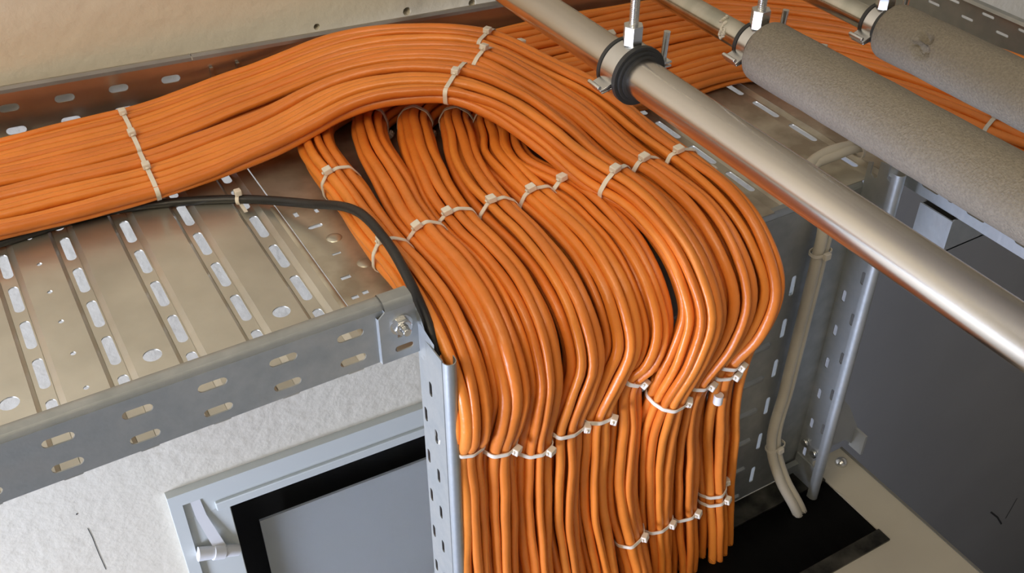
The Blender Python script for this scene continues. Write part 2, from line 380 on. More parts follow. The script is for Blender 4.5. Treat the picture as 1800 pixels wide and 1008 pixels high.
def tray_down():
    t = thing('vertical_cable_tray', (.56, .65, -1.1), 'galvanised vertical cable tray dropping from the tee piece to the rack behind the orange bundles', 'cable tray')
    zb = -1.1045
    mb = MB(); holes = []
    for j in range(7):
        z = -.742 - .0645 * j
        holes.append(slot(.755, z, .030, .0065, False))
        for x in (.40, .48, .56, .64):
            holes.append(slot(x, z, .028, .008, True))
    plate(mb, rect(XL, zb, XR, -.632), holes, .0012, MXZ(WEB))
    # pressed oblong dimples
    for j in range(8):
        z = -.715 - .0545 * j
        for x0 in (.690, .615, .54):
            pr = [(0, 0, -.005), (0, -.003, -.0025), (0, -.0035, 0), (0, -.003, .0025), (0, 0, .005)]
            mb.sweep(pr, (x0, WEB - .0005, z), (x0 + .045, WEB - .0005, z))
            mb.add([(x0 + .045, WEB - .0005 + p[1], z + p[2]) for p in pr] + [(x0 + .050, WEB - .0005, z)], [(0, 1, 5), (1, 2, 5), (2, 3, 5), (3, 4, 5)], True)
            mb.add([(x0, WEB - .0005 + p[1], z + p[2]) for p in pr] + [(x0 - .005, WEB - .0005, z)], [(0, 5, 1), (1, 5, 2), (2, 5, 3), (3, 5, 4)], True)
    # bent lip where the web meets the tee floor
    mb.sweep([(0, 0, 0), (0, .001, .004), (0, .004, .0068), (0, .010, .0070)], (XL, WEB, -.6320), (XR, WEB, -.6320))
    mb.build('web', galv, t)
    for side, x in ((1, XL), (-1, XR)):
        r = MB(); sl = []
        if side == 1:
            for j in range(16):
                z = -.6865 - .0265 * j - .0005 * j
                sl.append(slot(.648 - .012 if j % 2 else .622, z, .016, .0055, False))
            sl = [slot(.630, -.661, .018, .0055, False)]
            for j in range(9):
                sl.append(slot(.648 - .004, -.705 - .0575 * j + .0, .018, .0055, False)); sl.append(slot(.624, -.7175 - .0545 * j, .018, .0055, False))
            ol = rect(.604, zb, WEB, -.606 if side == 1 else -.585)
        else:
            for j in range(6): sl += [slot(.639, -.781 - .054 * j, .017, .0058, False), slot(.619, -.741 - .0625 * j, .018, .0055, False)]
            ol = [(.602, zb), (.651, zb), (.651, -.60), (.645, -.5975), (.645, -.612), (.640, -.615), (.635, -.612), (.635, -.592), (.622, -.589), (.622, -.606), (.618, -.609), (.614, -.606), (.614, -.587), (.602, -.585)]
            mb2 = None
        if side == -1:
            # top of the rail is open-slotted; keep the full outline
            pass
        plate(r, ol, sl, .0013, MYZ(x))
        zt = -.608 if side == 1 else -.588
        pr = []
        for i in range(9):
            a = math.pi * i / 8; pr.append((side * (.0065 - .0065 * math.cos(a)), -.0075 * math.sin(a), 0))
        pr.append((side * .013, .004, 0))
        r.sweep([(p[0], p[1], 0) for p in pr], (x, .604, zb), (x, .604, zt))
        r.sweep([(p[0] * .88 + side * .0008, p[1] * .88 + .0002, 0) for p in pr], (x, .604, zb), (x, .604, zt))
        for k in range(len(pr) - 1):      # thickness at the top end
            a, b = pr[k], pr[k + 1]
            r.add([(x + a[0], .604 + a[1], zt), (x + b[0], .604 + b[1], zt), (x + b[0] * .88 + side * .0008, .604 + b[1] * .88 + .0002, zt), (x + a[0] * .88 + side * .0008, .604 + a[1] * .88 + .0002, zt)], [(0, 1, 2, 3)])
        r.build('side_rail', galv, t)
    # bolts low on the right rail
    for y, z in ((.640, -1.035), (.622, -1.040)):
        b = MB(); b.prism((XR - .001, y, z), (-1, 0, 0), .006, .004, 12); b.build('screw', zinc, t, bevel=.001)
    b = MB(); b.box((XR - .004, .607, -1.09), (XR - .001, .648, -1.06)); b.box((XR - .03, .640, -1.09), (XR - .001, .648, -1.075)); b.build('foot_bracket', galv, t)
tray_down()
def tray_right():
    t = thing('cable_tray', (1.04, .2, FZ), 'cable tray running towards the viewer at right below the two insulated pipes', 'cable tray')
    y1 = .648; y0 = -.5; X0 = .868; X1 = 1.214
    mb = MB(); xs = X0
    for k, rx in enumerate((.892, .962, 1.033, 1.103, 1.165)):
        plate(mb, rect(xs, y0, rx, y1), [], .0012, MXY(FZ)); x2 = rx + .0245
        sl = [slot(rx + .0125, y1 - .03 - .0665 * j, .046, .0085, False) for j in range(16)]
        plate(mb, rect(rx, y0, x2, y1), sl, .0012, MXY(FZ - .003)); xs = x2
    plate(mb, rect(xs, y0, X1, y1), [], .0012, MXY(FZ)); mb.build('tray_floor', galvd, t)
    for x, s in ((X0, 1), (X1, -1)):
        r = MB(); sl = []
        for j in range(17): sl += [slot(.59 - .0605 * j, -.586, .024, .007), slot(.59 - .0605 * j, -.611, .024, .007)]
        plate(r, rect(y0, FZ - .001, y1, TZ), sl, .0013, MYZ(x))
        r.sweep([(0, 0, 0), (s * .001, 0, .003), (s * .005, 0, .0045), (s * .010, 0, .003), (s * .012, 0, -.001)], (x, y0, TZ), (x, y1, TZ))
        r.build('side_rail', galv, t)
    # far rail continues along the tee
    r = MB(); sl = []
    for j in range(6): sl += [slot(.70 + .058 * j, -.577, .020, .004), slot(.73 + .058 * j, -.592, .02, .004)]
    plate(r, rect(.6495, FZ - .001, 1.07, TZ), sl, .0013, MYZ(X1))
    r.sweep([(0, 0, 0), (-.001, 0, .003), (-.005, 0, .0045), (-.010, 0, .003), (-.012, 0, -.001)], (X1, .6495, TZ), (X1, 1.07, TZ))
    r.build('side_rail', galv, t)
    for y, z in ((.56, -.606), (.505, -.604)): MB().prism((X0 - .001, y, z), (-1, 0, 0), .005, .004, 12).build('screw', zinc, t)
    s = thing('support_arm', (.95, .57, -.66), 'galvanised channel arm carrying the right-hand tray from below, its open end showing', 'bracket')
    b = MB(); x0 = .862; x1 = 1.30; ya, yb = .548, .592
    b.box((x0, ya, -.668), (x1, yb, -.666)); b.box((x0, ya, -.668), (x1, ya + .002, -.6275)); b.box((x0, yb - .002, -.668), (x1, yb, -.6275))
    b.build('channel', galv, s)
    b = MB(); b.box((x0 - .002, ya, -.666), (x0, yb, -.628)); b.build('end_plate', galv, s)
tray_right()

# ------------------------------------------------------------------ rack top with brush entry
def rack():
    RT = -1.1075; t = thing('server_rack', (.63, .15, FLR), 'beige steel rack at lower right with a black brush opening in its top', 'server rack')
    x0, x1, y0, y1 = .33, .928, -.35, .652
    mb = MB(); plate(mb, rect(x0, y0, x1, y1), [rect(.42, .498, .866, .6495)], .002, MXY(RT - .001)); mb.build('top_panel', beige, t)
    mb = MB(); mb.box((x0, y0, FLR + .02), (x1, y0 + .002, RT - .002)); mb.box((x0, y1 - .002, FLR + .02), (x1, y1, RT - .002))
    mb.box((x0, y0 + .002, FLR + .02), (x0 + .002, y1 - .002, RT - .002)); mb.box((x1 - .002, y0 + .002, FLR + .02), (x1, y1 - .002, RT - .002))
    mb.box((x0 + .01, y0 + .01, FLR), (x1 - .01, y1 - .01, FLR + .02))
    mb.build('body', beige, t)
    mb = MB(); mb.box((x1 - .001, y0, RT - .006), (x1 + .0025, y1, RT + .0015)); mb.build('top_edge', mat('rack_edge', (.16, .16, .15), .5), t)
    mb = MB(); mb.box((.42, .498, RT - .001), (.866, .518, RT + .003)); mb.box((.42, .617, RT - .001), (.866, .6495, RT + .002))
    mb.build('brush_holder', mat('stained_holder', (.10, .095, .08), .35, .6, col2=(.02, .02, .018), vscale=30), t)
    mb = MB(); mb.box((.42, .518, RT - .010), (.866, .617, RT - .002)); mb.build('brush_base', bristle, t)
    mb = MB(); rnd = random.Random(3)
    for i in range(900):
        x = rnd.uniform(.45, .864); s = rnd.random() < .5
        ya = .519 if s else .616; ln = rnd.uniform(.03, .055) * (1 if s else -1); dx = rnd.uniform(-.006, .006); zz = rnd.uniform(.0, .0025)
        up = rnd.uniform(0, .004) + (.008 if rnd.random() < .04 else 0)
        mb.add([(x, ya, RT - .002 + zz), (x + .0006, ya, RT - .002 + zz), (x + dx, ya + ln, RT - .001 + zz + up)], [(0, 1, 2)])
    tag(mb.build('bristles', bristle, t), kind='stuff')
    sc = MB(); pts = [(.908, .630, RT + .000 + .009 * math.sin(a * math.pi / 10)) for a in range(6)]
    sc.tube(pts, [max(.009 * math.cos(a * math.pi / 10), .0005) for a in range(6)], 18); sc.build('screw', zinc, t)
    br = MB()
    plate(br, [(.90, RT), (.945, RT), (.968, -1.13), (.966, -1.093), (.935, -1.035), (.90, -.99)], [], .003, MXZ(.662))
    br.box((.962, .640, -1.13), (.966, .664, -1.093)); br.build('lifting_bracket', mat('bracket_paint', (.40, .42, .44), .4), t)
rack()

# ------------------------------------------------------------------ pipes, clamps, insulation
PZ = -.45
def pipe(x, r, ins, yc, y1, label, m, sleeve_r=None, ys=None, dent=False):
    t = thing('steel_pipe', (x, 0, PZ), label, 'pipe', None)
    y0 = -.9
    mb = MB(); n = 40
    mb.tube([(x, y0 + (y1 - y0) * i / 20, PZ) for i in range(21)], r, n); mb.build('pipe_tube', m, t, angle=60)
    if ins:
        R0 = sleeve_r; mb = MB(); vs = []; N = 72; rings = []
        ys_ = [ys, ys - .0005, ys - .0015, ys - .003, ys - .006, ys - .010]; rs = [r + .0005, R0 * .80, R0 * .90, R0 * .955, R0 * .99, R0]
        y = ys - .010
        while y > y0: y -= .004 if y > ys - .30 else .02; ys_.append(y); rs.append(R0)
        D = Vector((x, 0, 0))
        for yy, rr in zip(ys_, rs):
            for k in range(N):
                a = 2 * math.pi * k / N; d = 0
                p = Vector((math.cos(a), 0, math.sin(a)))
                nn = noise.noise(Vector((math.cos(a) * 2, yy * 30, math.sin(a) * 2))) * .0006
                if dent:
                    # torn pit in the foam
                    da = (a - math.radians(152)) * R0; dy = yy - (ys - .062)
                    da2 = da + .25 * dy
                    q = (da2 / .0125) ** 2 + (dy / (.0070 + .0035 * math.sin(da * 400))) ** 2
                    if q < 1.3: d = .0085 * min(1, 2.5 * (1.3 - q))
                vs.append(Vector((x, yy, PZ)) + p * (rr + nn - d))
        fs = [(i * N + k, i * N + (k + 1) % N, (i + 1) * N + (k + 1) % N, (i + 1) * N + k) for i in range(len(ys_) - 1) for k in range(N)]
        mb.add(vs, fs, True); mb.build('foam_insulation', foam, t, angle=80)
    return t
def clamp(x, r, y, label, rubber_w=.026, hexh=.03, rodtop=CEIL, lever=True, ins=False):
    t = thing('pipe_clamp', (x, y, PZ), label, 'pipe clamp', 'pipe clamps')
    c = (x, y, PZ); ax = (0, 1, 0)
    m = MB(); q = .0062 if not ins else .0050; m.ring(c, ax, r, r + q, rubber_w, 56); m.ring((x, y - rubber_w / 2, PZ), ax, r + .001, r + q + .0035, .005, 56); m.ring((x, y + rubber_w / 2, PZ), ax, r + .001, r + q + .003, .004, 56)
    if not ins: m.ring((x, y - rubber_w / 2 - .003, PZ), ax, r, r + .0062, .0045, 56); m.ring((x, y - rubber_w / 2 - .006, PZ), ax, r, r + .0030, .003, 56)
    m.build('rubber_lining', rubber, t, angle=50)
    m = MB(); m.ring(c, ax, r + q + .0002, r + q + .0022, rubber_w - .005, 56); m.build('band', zinc, t, angle=50)
    zt = PZ + r + q + .0015
    m = MB(); m.prism((x, y, zt), (0, 0, 1), .0098, .019, 6, .25); m.build('hex_nut', zinc, t, bevel=.0006)
    m = MB(); rr = []; pp = []
    z = zt + .012
    n = int((.34) / .0006)
    for i in range(n):
        pp.append((x, y, z + i * .0006)); rr.append(.0042 + (.0004 if (i % 3) == 0 else (-.0001 if i % 3 == 1 else .0001)))
    pp.append((x, y, rodtop)); rr.append(.0042)
    m.tube(pp, rr, 14); m.build('threaded_rod', zinc, t, angle=70)
    # ear with lever on the -X side, bolt ear on the +X side
    m = MB(); e = Vector((x - (r + q + .003), y, PZ - .004))
    m.box((-.012, -.0095, -.002), (.004, .0095, .0005), Matrix.Translation(e) @ Matrix.Rotation(math.radians(-18), 4, 'Y'))
    m.box((-.010, -.0085, -.0065), (.004, .0085, -.0045), Matrix.Translation(e) @ Matrix.Rotation(math.radians(-10), 4, 'Y'))
    m.cyl(e + Vector((-.012, -.009, -.0008)), e + Vector((-.012, .009, -.0008)), .0022, 10)
    m.build('closing_ear', zinc, t, bevel=.0005)
    m = MB(); e = Vector((x + r + q + .009, y, PZ))
    m.box((-.008, -.009, .001), (.008, .009, .003), Matrix.Translation(e)); m.box((-.008, -.009, -.003), (.008, .009, -.001), Matrix.Translation(e))
    m.build('bolt_ear', zinc, t, bevel=.0005)
    m = MB(); m.cyl(e + Vector((.003, 0, -.012)), e + Vector((.006, 0, .030)), .0033, 14); m.prism(e + Vector((.003, 0, -.014)), (0, 0, 1), .006, .005)
    m.build('clamp_bolt', zinc, t)
    return t
pipe(.552, .0192, False, .72, 1.235 - .03, 'bare stainless pipe nearest the orange bundles, crossing the whole view diagonally', pipem)
pp2 = pipe(.690, .0129, True, .70, 1.19, 'middle pipe, bare at its far end and wrapped in grey foam in front', pipes2, .0306, .692)
pipe(.832, .0123, True, .66, 1.19, 'rightmost pipe, with grey foam insulation torn open near its end', pipes2, .0285, .664, dent=True)
sm = MB()
rnd = random.Random(5)
for a0, a1, yy in ((118, 205, .742), (95, 135, .748), (150, 190, .738)):
    sm.tube([(.690 + .0130 * math.cos(math.radians(a0 + (a1 - a0) * k / 12)), yy + rnd.uniform(-.0012, .0012), PZ + .0130 * math.sin(math.radians(a0 + (a1 - a0) * k / 12))) for k in range(13)], [rnd.uniform(.0010, .0024) for _ in range(13)], 8)
tag(sm.build('sealant_smear', cream, pp2), 'cream sealant smear')
clamp(.552, .0192, .722, 'rubber-lined clamp with hanger rod round the bare pipe nearest the orange bundles')
clamp(.690, .0129, .703, 'clamp with hanger rod at the foam end of the middle pipe', .018, ins=True)
clamp(.832, .0123, .676, 'clamp with hanger rod at the foam end of the rightmost pipe', .018, ins=True)

# ------------------------------------------------------------------ cable bundles
def catmull(P, sub):
    out = []
    n = len(P)
    for i in range(n - 1):
        p0 = P[max(i - 1, 0)]; p1 = P[i]; p2 = P[i + 1]; p3 = P[min(i + 2, n - 1)]
        # centripetal-like tangents scaled by spacing
        d1 = max((Vector(p2[:3]) - Vector(p1[:3])).length, 1e-6); d0 = max((Vector(p1[:3]) - Vector(p0[:3])).length, 1e-6) if i > 0 else d1
        d2 = max((Vector(p3[:3]) - Vector(p2[:3])).length, 1e-6) if i + 2 < n else d1
        m = max(2, int(d1 / sub))
        for j in range(m):
            u = j / m; r = []
            for k in range(len(p1)):
                t1 = ((p1[k] - p0[k]) / d0 + (p2[k] - p1[k]) / d1) / 2 * d1 if i > 0 else (p2[k] - p1[k])
                t2 = ((p2[k] - p1[k]) / d1 + (p3[k] - p2[k]) / d2) / 2 * d1 if i + 2 < n else (p2[k] - p1[k])
                h = (2 * u**3 - 3 * u**2 + 1) * p1[k] + (u**3 - 2 * u**2 + u) * t1 + (-2 * u**3 + 3 * u**2) * p2[k] + (u**3 - u**2) * t2
                r.append(h)
            out.append(r)
    out.append(list(P[-1])); return out
CR = .0052
def ring_layout(no, ni, rnd, R1=.0154, R2=.0060):
    a0 = rnd.uniform(0, 1); L = [(R1 * math.cos(a0 + 2 * math.pi * i / no), R1 * math.sin(a0 + 2 * math.pi * i / no)) for i in range(no)]
    L += [(R2 * math.cos(a0 + 2 * math.pi * i / ni), R2 * math.sin(a0 + 2 * math.pi * i / ni)) for i in range(ni)]
    return [(u + rnd.uniform(-.0006, .0006), v + rnd.uniform(-.0006, .0006)) for u, v in L]
def flat_layout(rows, w, rnd):
    L = []
    for q, n in enumerate(rows):
        for i in range(n):
            L.append((-w / 2 + w * (i + .5 + (.25 if q % 2 else -.25)) / n + rnd.uniform(-.0012, .0012), (q - (len(rows) - 1) / 2) * .0088 + rnd.uniform(-.001, .001)))
    return L
class Bundle:
    """ctrl: (x, y, z, nx, ny, nz, blend, scale)"""
    def __init__(s, ctrl, A, B=None, twist=0, seed=1, wob=.0018):
        s.rnd = random.Random(seed); s.S = catmull(ctrl, .0075)
        if B:     # match by order across the bundle
            ia = sorted(range(len(A)), key=lambda i: A[i][0]); ib = sorted(range(len(B)), key=lambda i: B[i][0])
            g = 3; a2 = []; b2 = []
            for k in range(0, len(A), g):
                a2 += sorted([A[i] for i in ia[k:k + g]], key=lambda p: p[1]); b2 += sorted([B[i] for i in ib[k:k + g]], key=lambda p: p[1])
            A, B = a2, b2
        else: B = A
        s.A, s.B = A, B; n = len(s.S)
        s.P = [Vector(p[:3]) for p in s.S]; s.T = []; s.U = []; s.N = []; s.arc = [0]
        for i in range(n):
            t = (s.P[min(i + 1, n - 1)] - s.P[max(i - 1, 0)]).normalized()
            N = Vector(s.S[i][3:6]); N = (N - t * N.dot(t)).normalized()
            s.T.append(t); s.N.append(N); s.U.append(t.cross(N).normalized())
            if i: s.arc.append(s.arc[-1] + (s.P[i] - s.P[i - 1]).length)
        s.twist = twist
        s.ph = [[s.rnd.uniform(0, 6.28) for _ in range(6)] for _ in A]
        s.wob = wob
    def uv(s, i, k):
        b = min(max(s.S[i][6], 0), 1); sc = s.S[i][7]; a, c = s.A[k], s.B[k]
        u = (a[0] * (1 - b) + c[0] * b) * sc; v = (a[1] * (1 - b) + c[1] * b) * sc
        q = s.arc[i]; ph = s.ph[k]
        u += s.wob * (.55 * math.sin(q * 17 + ph[0]) + .3 * math.sin(q * 41 + ph[1]) + .12 * math.sin(q * 95 + ph[4]))
        v += s.wob * (.5 * math.sin(q * 19 + ph[2]) + .3 * math.sin(q * 37 + ph[3]))
        tw = s.twist * b * math.sin(q * 3.1 + s.ph[0][5])
        return u * math.cos(tw) - v * math.sin(tw), u * math.sin(tw) + v * math.cos(tw)
    def cables(s, label, group, idx=None):
        for k in range(len(s.A)):
            pts = [];
            for i in range(len(s.P)):
                u, v = s.uv(i, k); pts.append(s.P[i] + s.U[i] * u + s.N[i] * v)
            m = MB(); m.oval(pts, CR * s.rnd.uniform(.90, 1.04), s.rnd, 14)
            tag(m.build('orange_cable', s.rnd.choice(MO), angle=80), label, 'cable', group)
    def nearest(s, p):
        p = Vector(p); return min(range(len(s.P)), key=lambda i: (s.P[i] - p).length)
    def tie(s, at, head_deg, label, tilt=0, double=False, material=None, group='cable ties', side=0, rr=None):
        i = s.nearest(at) if not isinstance(at, int) else at
        pts2 = []
        cs = [s.uv(i, k) for k in range(len(s.A))]
        pad = (rr or CR) + .0004
        cu = sum(c[0] for c in cs) / len(cs); cv = sum(c[1] for c in cs) / len(cs)
        allp = [(c[0] + pad * math.cos(a * math.pi / 6), c[1] + pad * math.sin(a * math.pi / 6)) for c in cs for a in range(12)]
        allp = sorted(set(allp))
        def cross(o, a, b): return (a[0] - o[0]) * (b[1] - o[1]) - (a[1] - o[1]) * (b[0] - o[0])
        lo = []
        for p in allp:
            while len(lo) > 1 and cross(lo[-2], lo[-1], p) <= 0: lo.pop()
            lo.append(p)
        hi = []
        for p in reversed(allp):
            while len(hi) > 1 and cross(hi[-2], hi[-1], p) <= 0: hi.pop()
            hi.append(p)
        H = lo[:-1] + hi[:-1]
        # resample evenly
        per = [0]
        for a, b in zip(H, H[1:] + H[:1]): per.append(per[-1] + math.dist(a, b))
        N = 56; L = []
        for j in range(N):
            q = per[-1] * j / N
            for e in range(len(H)):
                if per[e + 1] >= q:
                    f = (q - per[e]) / max(per[e + 1] - per[e], 1e-9); a = H[e]; b = H[(e + 1) % len(H)]
                    L.append((a[0] + (b[0] - a[0]) * f, a[1] + (b[1] - a[1]) * f)); break
        P, U, Nn, T = s.P[i], s.U[i], s.N[i], s.T[i]
        def w(p, along=0, out=0):
            d = Vector((p[0] - cu, p[1] - cv)); d = d.normalized() * out
            return P + U * (p[0] + d[0]) + Nn * (p[1] + d[1]) + T * (along + tilt * (p[0] - cu))
        t = thing('cable_tie', P, label, 'cable tie', group)
        mat_ = material or nylon
        m = MB(); vs = []; n = len(L); hw = .0024
        for p in L: vs += [w(p, -hw), w(p, -hw, .0011), w(p, hw, .0011), w(p, hw)]
        m.add(vs, [(j * 4 + k, j * 4 + (k + 1) % 4, ((j + 1) % n) * 4 + (k + 1) % 4, ((j + 1) % n) * 4 + k) for j in range(n) for k in range(4)], True)
        m.build('strap', mat_, t, angle=50)
        ha = math.radians(head_deg); hd = (math.cos(ha), math.sin(ha))
        h = max(range(n), key=lambda j: ((L[j][0] - cu) * hd[0] + (L[j][1] - cv) * hd[1]) / math.hypot(L[j][0] - cu, L[j][1] - cv))
        a = L[h]; b = L[(h + 1) % n]; c0 = w(a, 0, .002); e1 = (w(b) - w(a)).normalized(); e3 = T; e2 = e3.cross(e1).normalized()
        od = (w(a, 0, .01) - w(a)).normalized()
        if e2.dot(od) < 0: e2 = -e2
        M = Matrix((e1, e2, e3)).transposed().to_4x4(); M.translation = c0 + e2 * .0016
        m = MB(); m.box((-.0046, -.0032, -.0042), (.0046, .0036, .0042), M)
        m.box((-.0066, -.0016, -.0022), (-.0046, .0006, .0022), M)
        m.build('head', mat_, t, bevel=.0012)
        return t
UP = (0, 0, 1)
BL = []
xe = [.310, .352, .388, .434, .480, .517]
xv = [.3075, .342, .382, .418, .455, .494]
zv = [-.722, -.742, -.758, -.757, -.757, -.722]
names = ['leftmost falling bundle, beside the black cable', 'second falling bundle from the left', 'third falling bundle from the left', 'fourth falling bundle from the left', 'fifth falling bundle from the left', 'sixth falling bundle from the left, beside the dark gap']
for i in range(6):
    f = i / 5; x = xe[i]; v = xv[i]; cz = -.6025
    YL = 1.060 - .125 * f; lx = (.012, .026, .034, .030, .016, -.020)[i]; ly = (.93, .945, .945, .935, .91, .865)[i]
    ex = .012 * (i / 5)
    ct = [(1.180 - .165 * f, -.35, cz, *UP, 0, .90), (1.178 - .165 * f, .60, cz, *UP, 0, .90), (1.105 - .14 * f, .900 - .12 * f, cz, *UP, 0, .92), (.93 - .05 * f, 1.072 - .177 * f, cz, *UP, 0, .97),
          (.74, 1.105 - .20 * f, cz, *UP, 0, 1), (.62 + .06 * f, 1.112 - .20 * f, cz, *UP, 0, 1), (x + lx + .125, (YL + 1.085 - .18 * f) / 2 + .006, cz, *UP, 0, .95), *([(x + lx + .072, YL + .002, cz, *UP, 0, .95), (x + lx + .026, YL - .022, cz, *UP, 0, 1), (x + lx + .003, YL - .072, cz, *UP, 0, 1.03), (x + lx * .5, .865, cz, *UP, 0, 1.04), (x + lx * .12, .81, cz, *UP, 0, 1.02)] if i < 5 else
            [(x + .07, .930, cz, *UP, 0, .95), (x + .020, .910, cz, *UP, 0, 1), (x - .010, .868, cz, *UP, 0, 1), (x - .019, .828, cz, *UP, 0, 1), (x - .010, .792, cz, *UP, 0, 1)]), (x, .757, cz + .001, *UP, 0, .96), (x, .705, cz + .002, 0, -.1, 1, 0, .98), (x, .660, cz - .006, 0, -.35, .9, 0, 1.02),
          (x, .624, cz - .030, 0, -.8, .6, 0, 1.04), (x, .606, cz - .070, 0, -1, .25, 0, 1.04), (.5 * x + .5 * v, .606, cz - .105, 0, -1, .05, 0, 1.02), (v, .612, zv[i] , 0, -1, 0, 0, .95),
          (v + .001, .614, -.80, 0, -1, 0, 0, 1.0), (v + .004 * f, .612, -.90, 0, -1, 0, 0, 1.04), (v + .022 * f, .604, -1.0, 0, -1, 0, 0, .98), (v + .002 + .026 * f, .59, -1.06, 0, -1, 0, 0, 1), (v + .004 + .03 * f, .585, -1.14, 0, -1, 0, 0, 1)]
    
    rnd = random.Random(20 + i)
    b = Bundle(ct, ring_layout(9, 3, rnd), None, seed=40 + i, twist=0.0)
    b.cables('orange data cable in the ' + names[i], 'cables of the ' + names[i])
    BL.append(b)
# the big bundle that comes from the left and swings over the others: three sub-bundles and a few stray cables
O = [(-.03, 1.184), (.162, 1.174), (.308, 1.180), (.430, 1.155), (.503, 1.109), (.577, 1.037), (.610, .955), (.636, .868), (.648, .782)]
I = [(-.04, .982), (.150, .966), (.254, .962), (.345, .955), (.399, .930), (.448, .896), (.480, .856), (.503, .795), (.512, .735)]
ZT = [-.588, -.584, -.570, -.544, -.530, -.528, -.536, -.545, -.556]
HB = []
hn = ['inner third of the big bundle sweeping in from the left', 'middle third of the big bundle sweeping in from the left', 'outer third of the big bundle sweeping in from the left']
hx = [.552, .594, .632]; hvx = [.533, .568, .608]; hz = [-.757, -.748, -.738]
fr = [[.74, .74, .74, .74, .74, .74, .76, .79, .81], [.37, .37, .37, .36, .36, .36, .40, .45, .49], [.13, .12, .12, .12, .12, .12, .13, .14, .165]]
bl = [0, 0, 0, .05, .15, .35, .6, .8, 1]
for h in range(3):
    ct = []
    hh = .019
    ct.append((-.66, 1.145 - (0, .0)[0] - .2 * (fr[h][0] - .13), -.603, *UP, 0, 1))
    for j in range(9):
        q = fr[h][j]; x = O[j][0] + (I[j][0] - O[j][0]) * q; y = O[j][1] + (I[j][1] - O[j][1]) * q
        ct.append((x, y, ZT[j] - .017 - .003 * bl[j] + (.004 if h == 0 and j > 2 and j < 7 else 0), *UP, bl[j], 1))
    x = hx[h]; v = hvx[h]; z0 = -.582
    ct += [(x, .700, z0, 0, -.1, 1, 1, .96), (x + .003, .650, z0 - .007, 0, -.35, .9, 1, 1.0), (x + .005, .612, z0 - .028, 0, -.8, .6, 1, 1.04), (x + .005, .584, z0 - .068, 0, -1, .25, 1, 1.07), (x * .6 + v * .4 + .002, .580, z0 - .11, 0, -1, .05, 1, 1.03),
           (v, .592, hz[h], 0, -1, 0, 1, .92), (v + .003, .604, -.81, 0, -1, 0, 1, 1.0), (v + .012 + .004 * h, .612, -.90, 0, -1, 0, 1, 1.03), (v + .022 + .006 * h, .612, -.99, 0, -1, 0, 1, .95), (v + .028 + .008 * h, .606, -1.06, 0, -1, 0, 1, .95), (v + .030 + .009 * h, .600, -1.13, 0, -1, 0, 1, 1)]
    rnd = random.Random(70 + h)
    if h == 0: A = flat_layout((8, 7), .092, rnd); B = ring_layout(11, 4, rnd, .0172, .0075)
    elif h == 1: A = flat_layout((4, 5), .044, rnd); B = ring_layout(8, 1, rnd, .0148, .002)
    else: A = flat_layout((4, 5), .044, rnd); B = ring_layout(8, 1, rnd, .0148, .002)
    b = Bundle(ct, A, B, seed=90 + h, wob=.0020)
    b.cables('orange data cable in the ' + hn[h], 'cables of the ' + hn[h]); HB.append(b)
# stray outer cables
ct = [(-.66, 1.172, -.606, *UP, 0, 1)]
for j in range(9):
    dx = O[j][0] - I[j][0]; dy = O[j][1] - I[j][1]; l = math.hypot(dx, dy)
    q = .004 if j > 4 else -.012
    ct.append((O[j][0] + dx / l * q, O[j][1] + dy / l * q, ZT[j] - .024 - .001 * j, *UP, 0, 1))
ct += [(.650, .700, -.592, 0, -.1, 1, 0, 1), (.653, .650, -.597, 0, -.35, .9, 0, 1), (.656, .615, -.618, 0, -.8, .6, 0, 1), (.656, .590, -.655, 0, -1, .25, 0, 1), (.646, .586, -.70, 0, -1, 0, 0, 1),
       (.636, .592, -.742, 0, -1, 0, 0, .9), (.640, .60, -.82, 0, -1, 0, 0, 1), (.655, .606, -.90, 0, -1, 0, 0, 1), (.670, .612, -1.0, 0, -1, 0, 0, 1), (.678, .610, -1.07, 0, -1, 0, 0, 1), (.684, .606, -1.13, 0, -1, 0, 0, 1)]
stray = Bundle(ct, [(-.006, -.004), (.0045, -.005), (-.001, .0045)], seed=120)
stray.cables('orange data cable of the thin outermost strand beside the stainless pipe', 'cables of the outermost strand')

# ------------------------------------------------------------------ cable ties
def up_tie(b, at, deg, label, **k): return b.tie(at, deg, label, **k)
where = ['leftmost falling bundle', 'second falling bundle from the left', 'third falling bundle from the left', 'fourth falling bundle from the left', 'fifth falling bundle from the left', 'sixth falling bundle from the left']
SGN = 1 if BL[0].U[BL[0].nearest((.308, .757, -.6))].x > 0 else -1
def side(d): return d if SGN > 0 else 180 - d      # degrees measured from +X towards the outside
up_tie(BL[0], (.303, .905, -.6), side(125), 'white cable tie highest on the leftmost falling bundle, left of the bundle curls')
for i in range(6):
    up_tie(BL[i], (xe[i], (.757, .767, .774, .768, .768, .764)[i], -.6), side((115, 118, 120, 112, 110, 105)[i]), 'white tie on the ' + where[i] + ', before its bend', tilt=.15 * SGN)
for i in range(6):
    if i == 2: continue
    up_tie(BL[i], (xv[i], .608, zv[i]), side((200, 60, 0, 40, 60, 50)[i]), 'white cable tie round the ' + where[i] + ' halfway down')
for i in range(1): pass
up_tie(BL[2], (xv[2], .608, -.766), side(60), 'white cable tie round the ' + where[2] + ' halfway down')
SH = 1 if HB[0].U[HB[0].nearest((.536, .70, -.582))].x > 0 else -1
def sh(d): return d if SH > 0 else 180 - d
hw = ['inner', 'middle', 'outer']
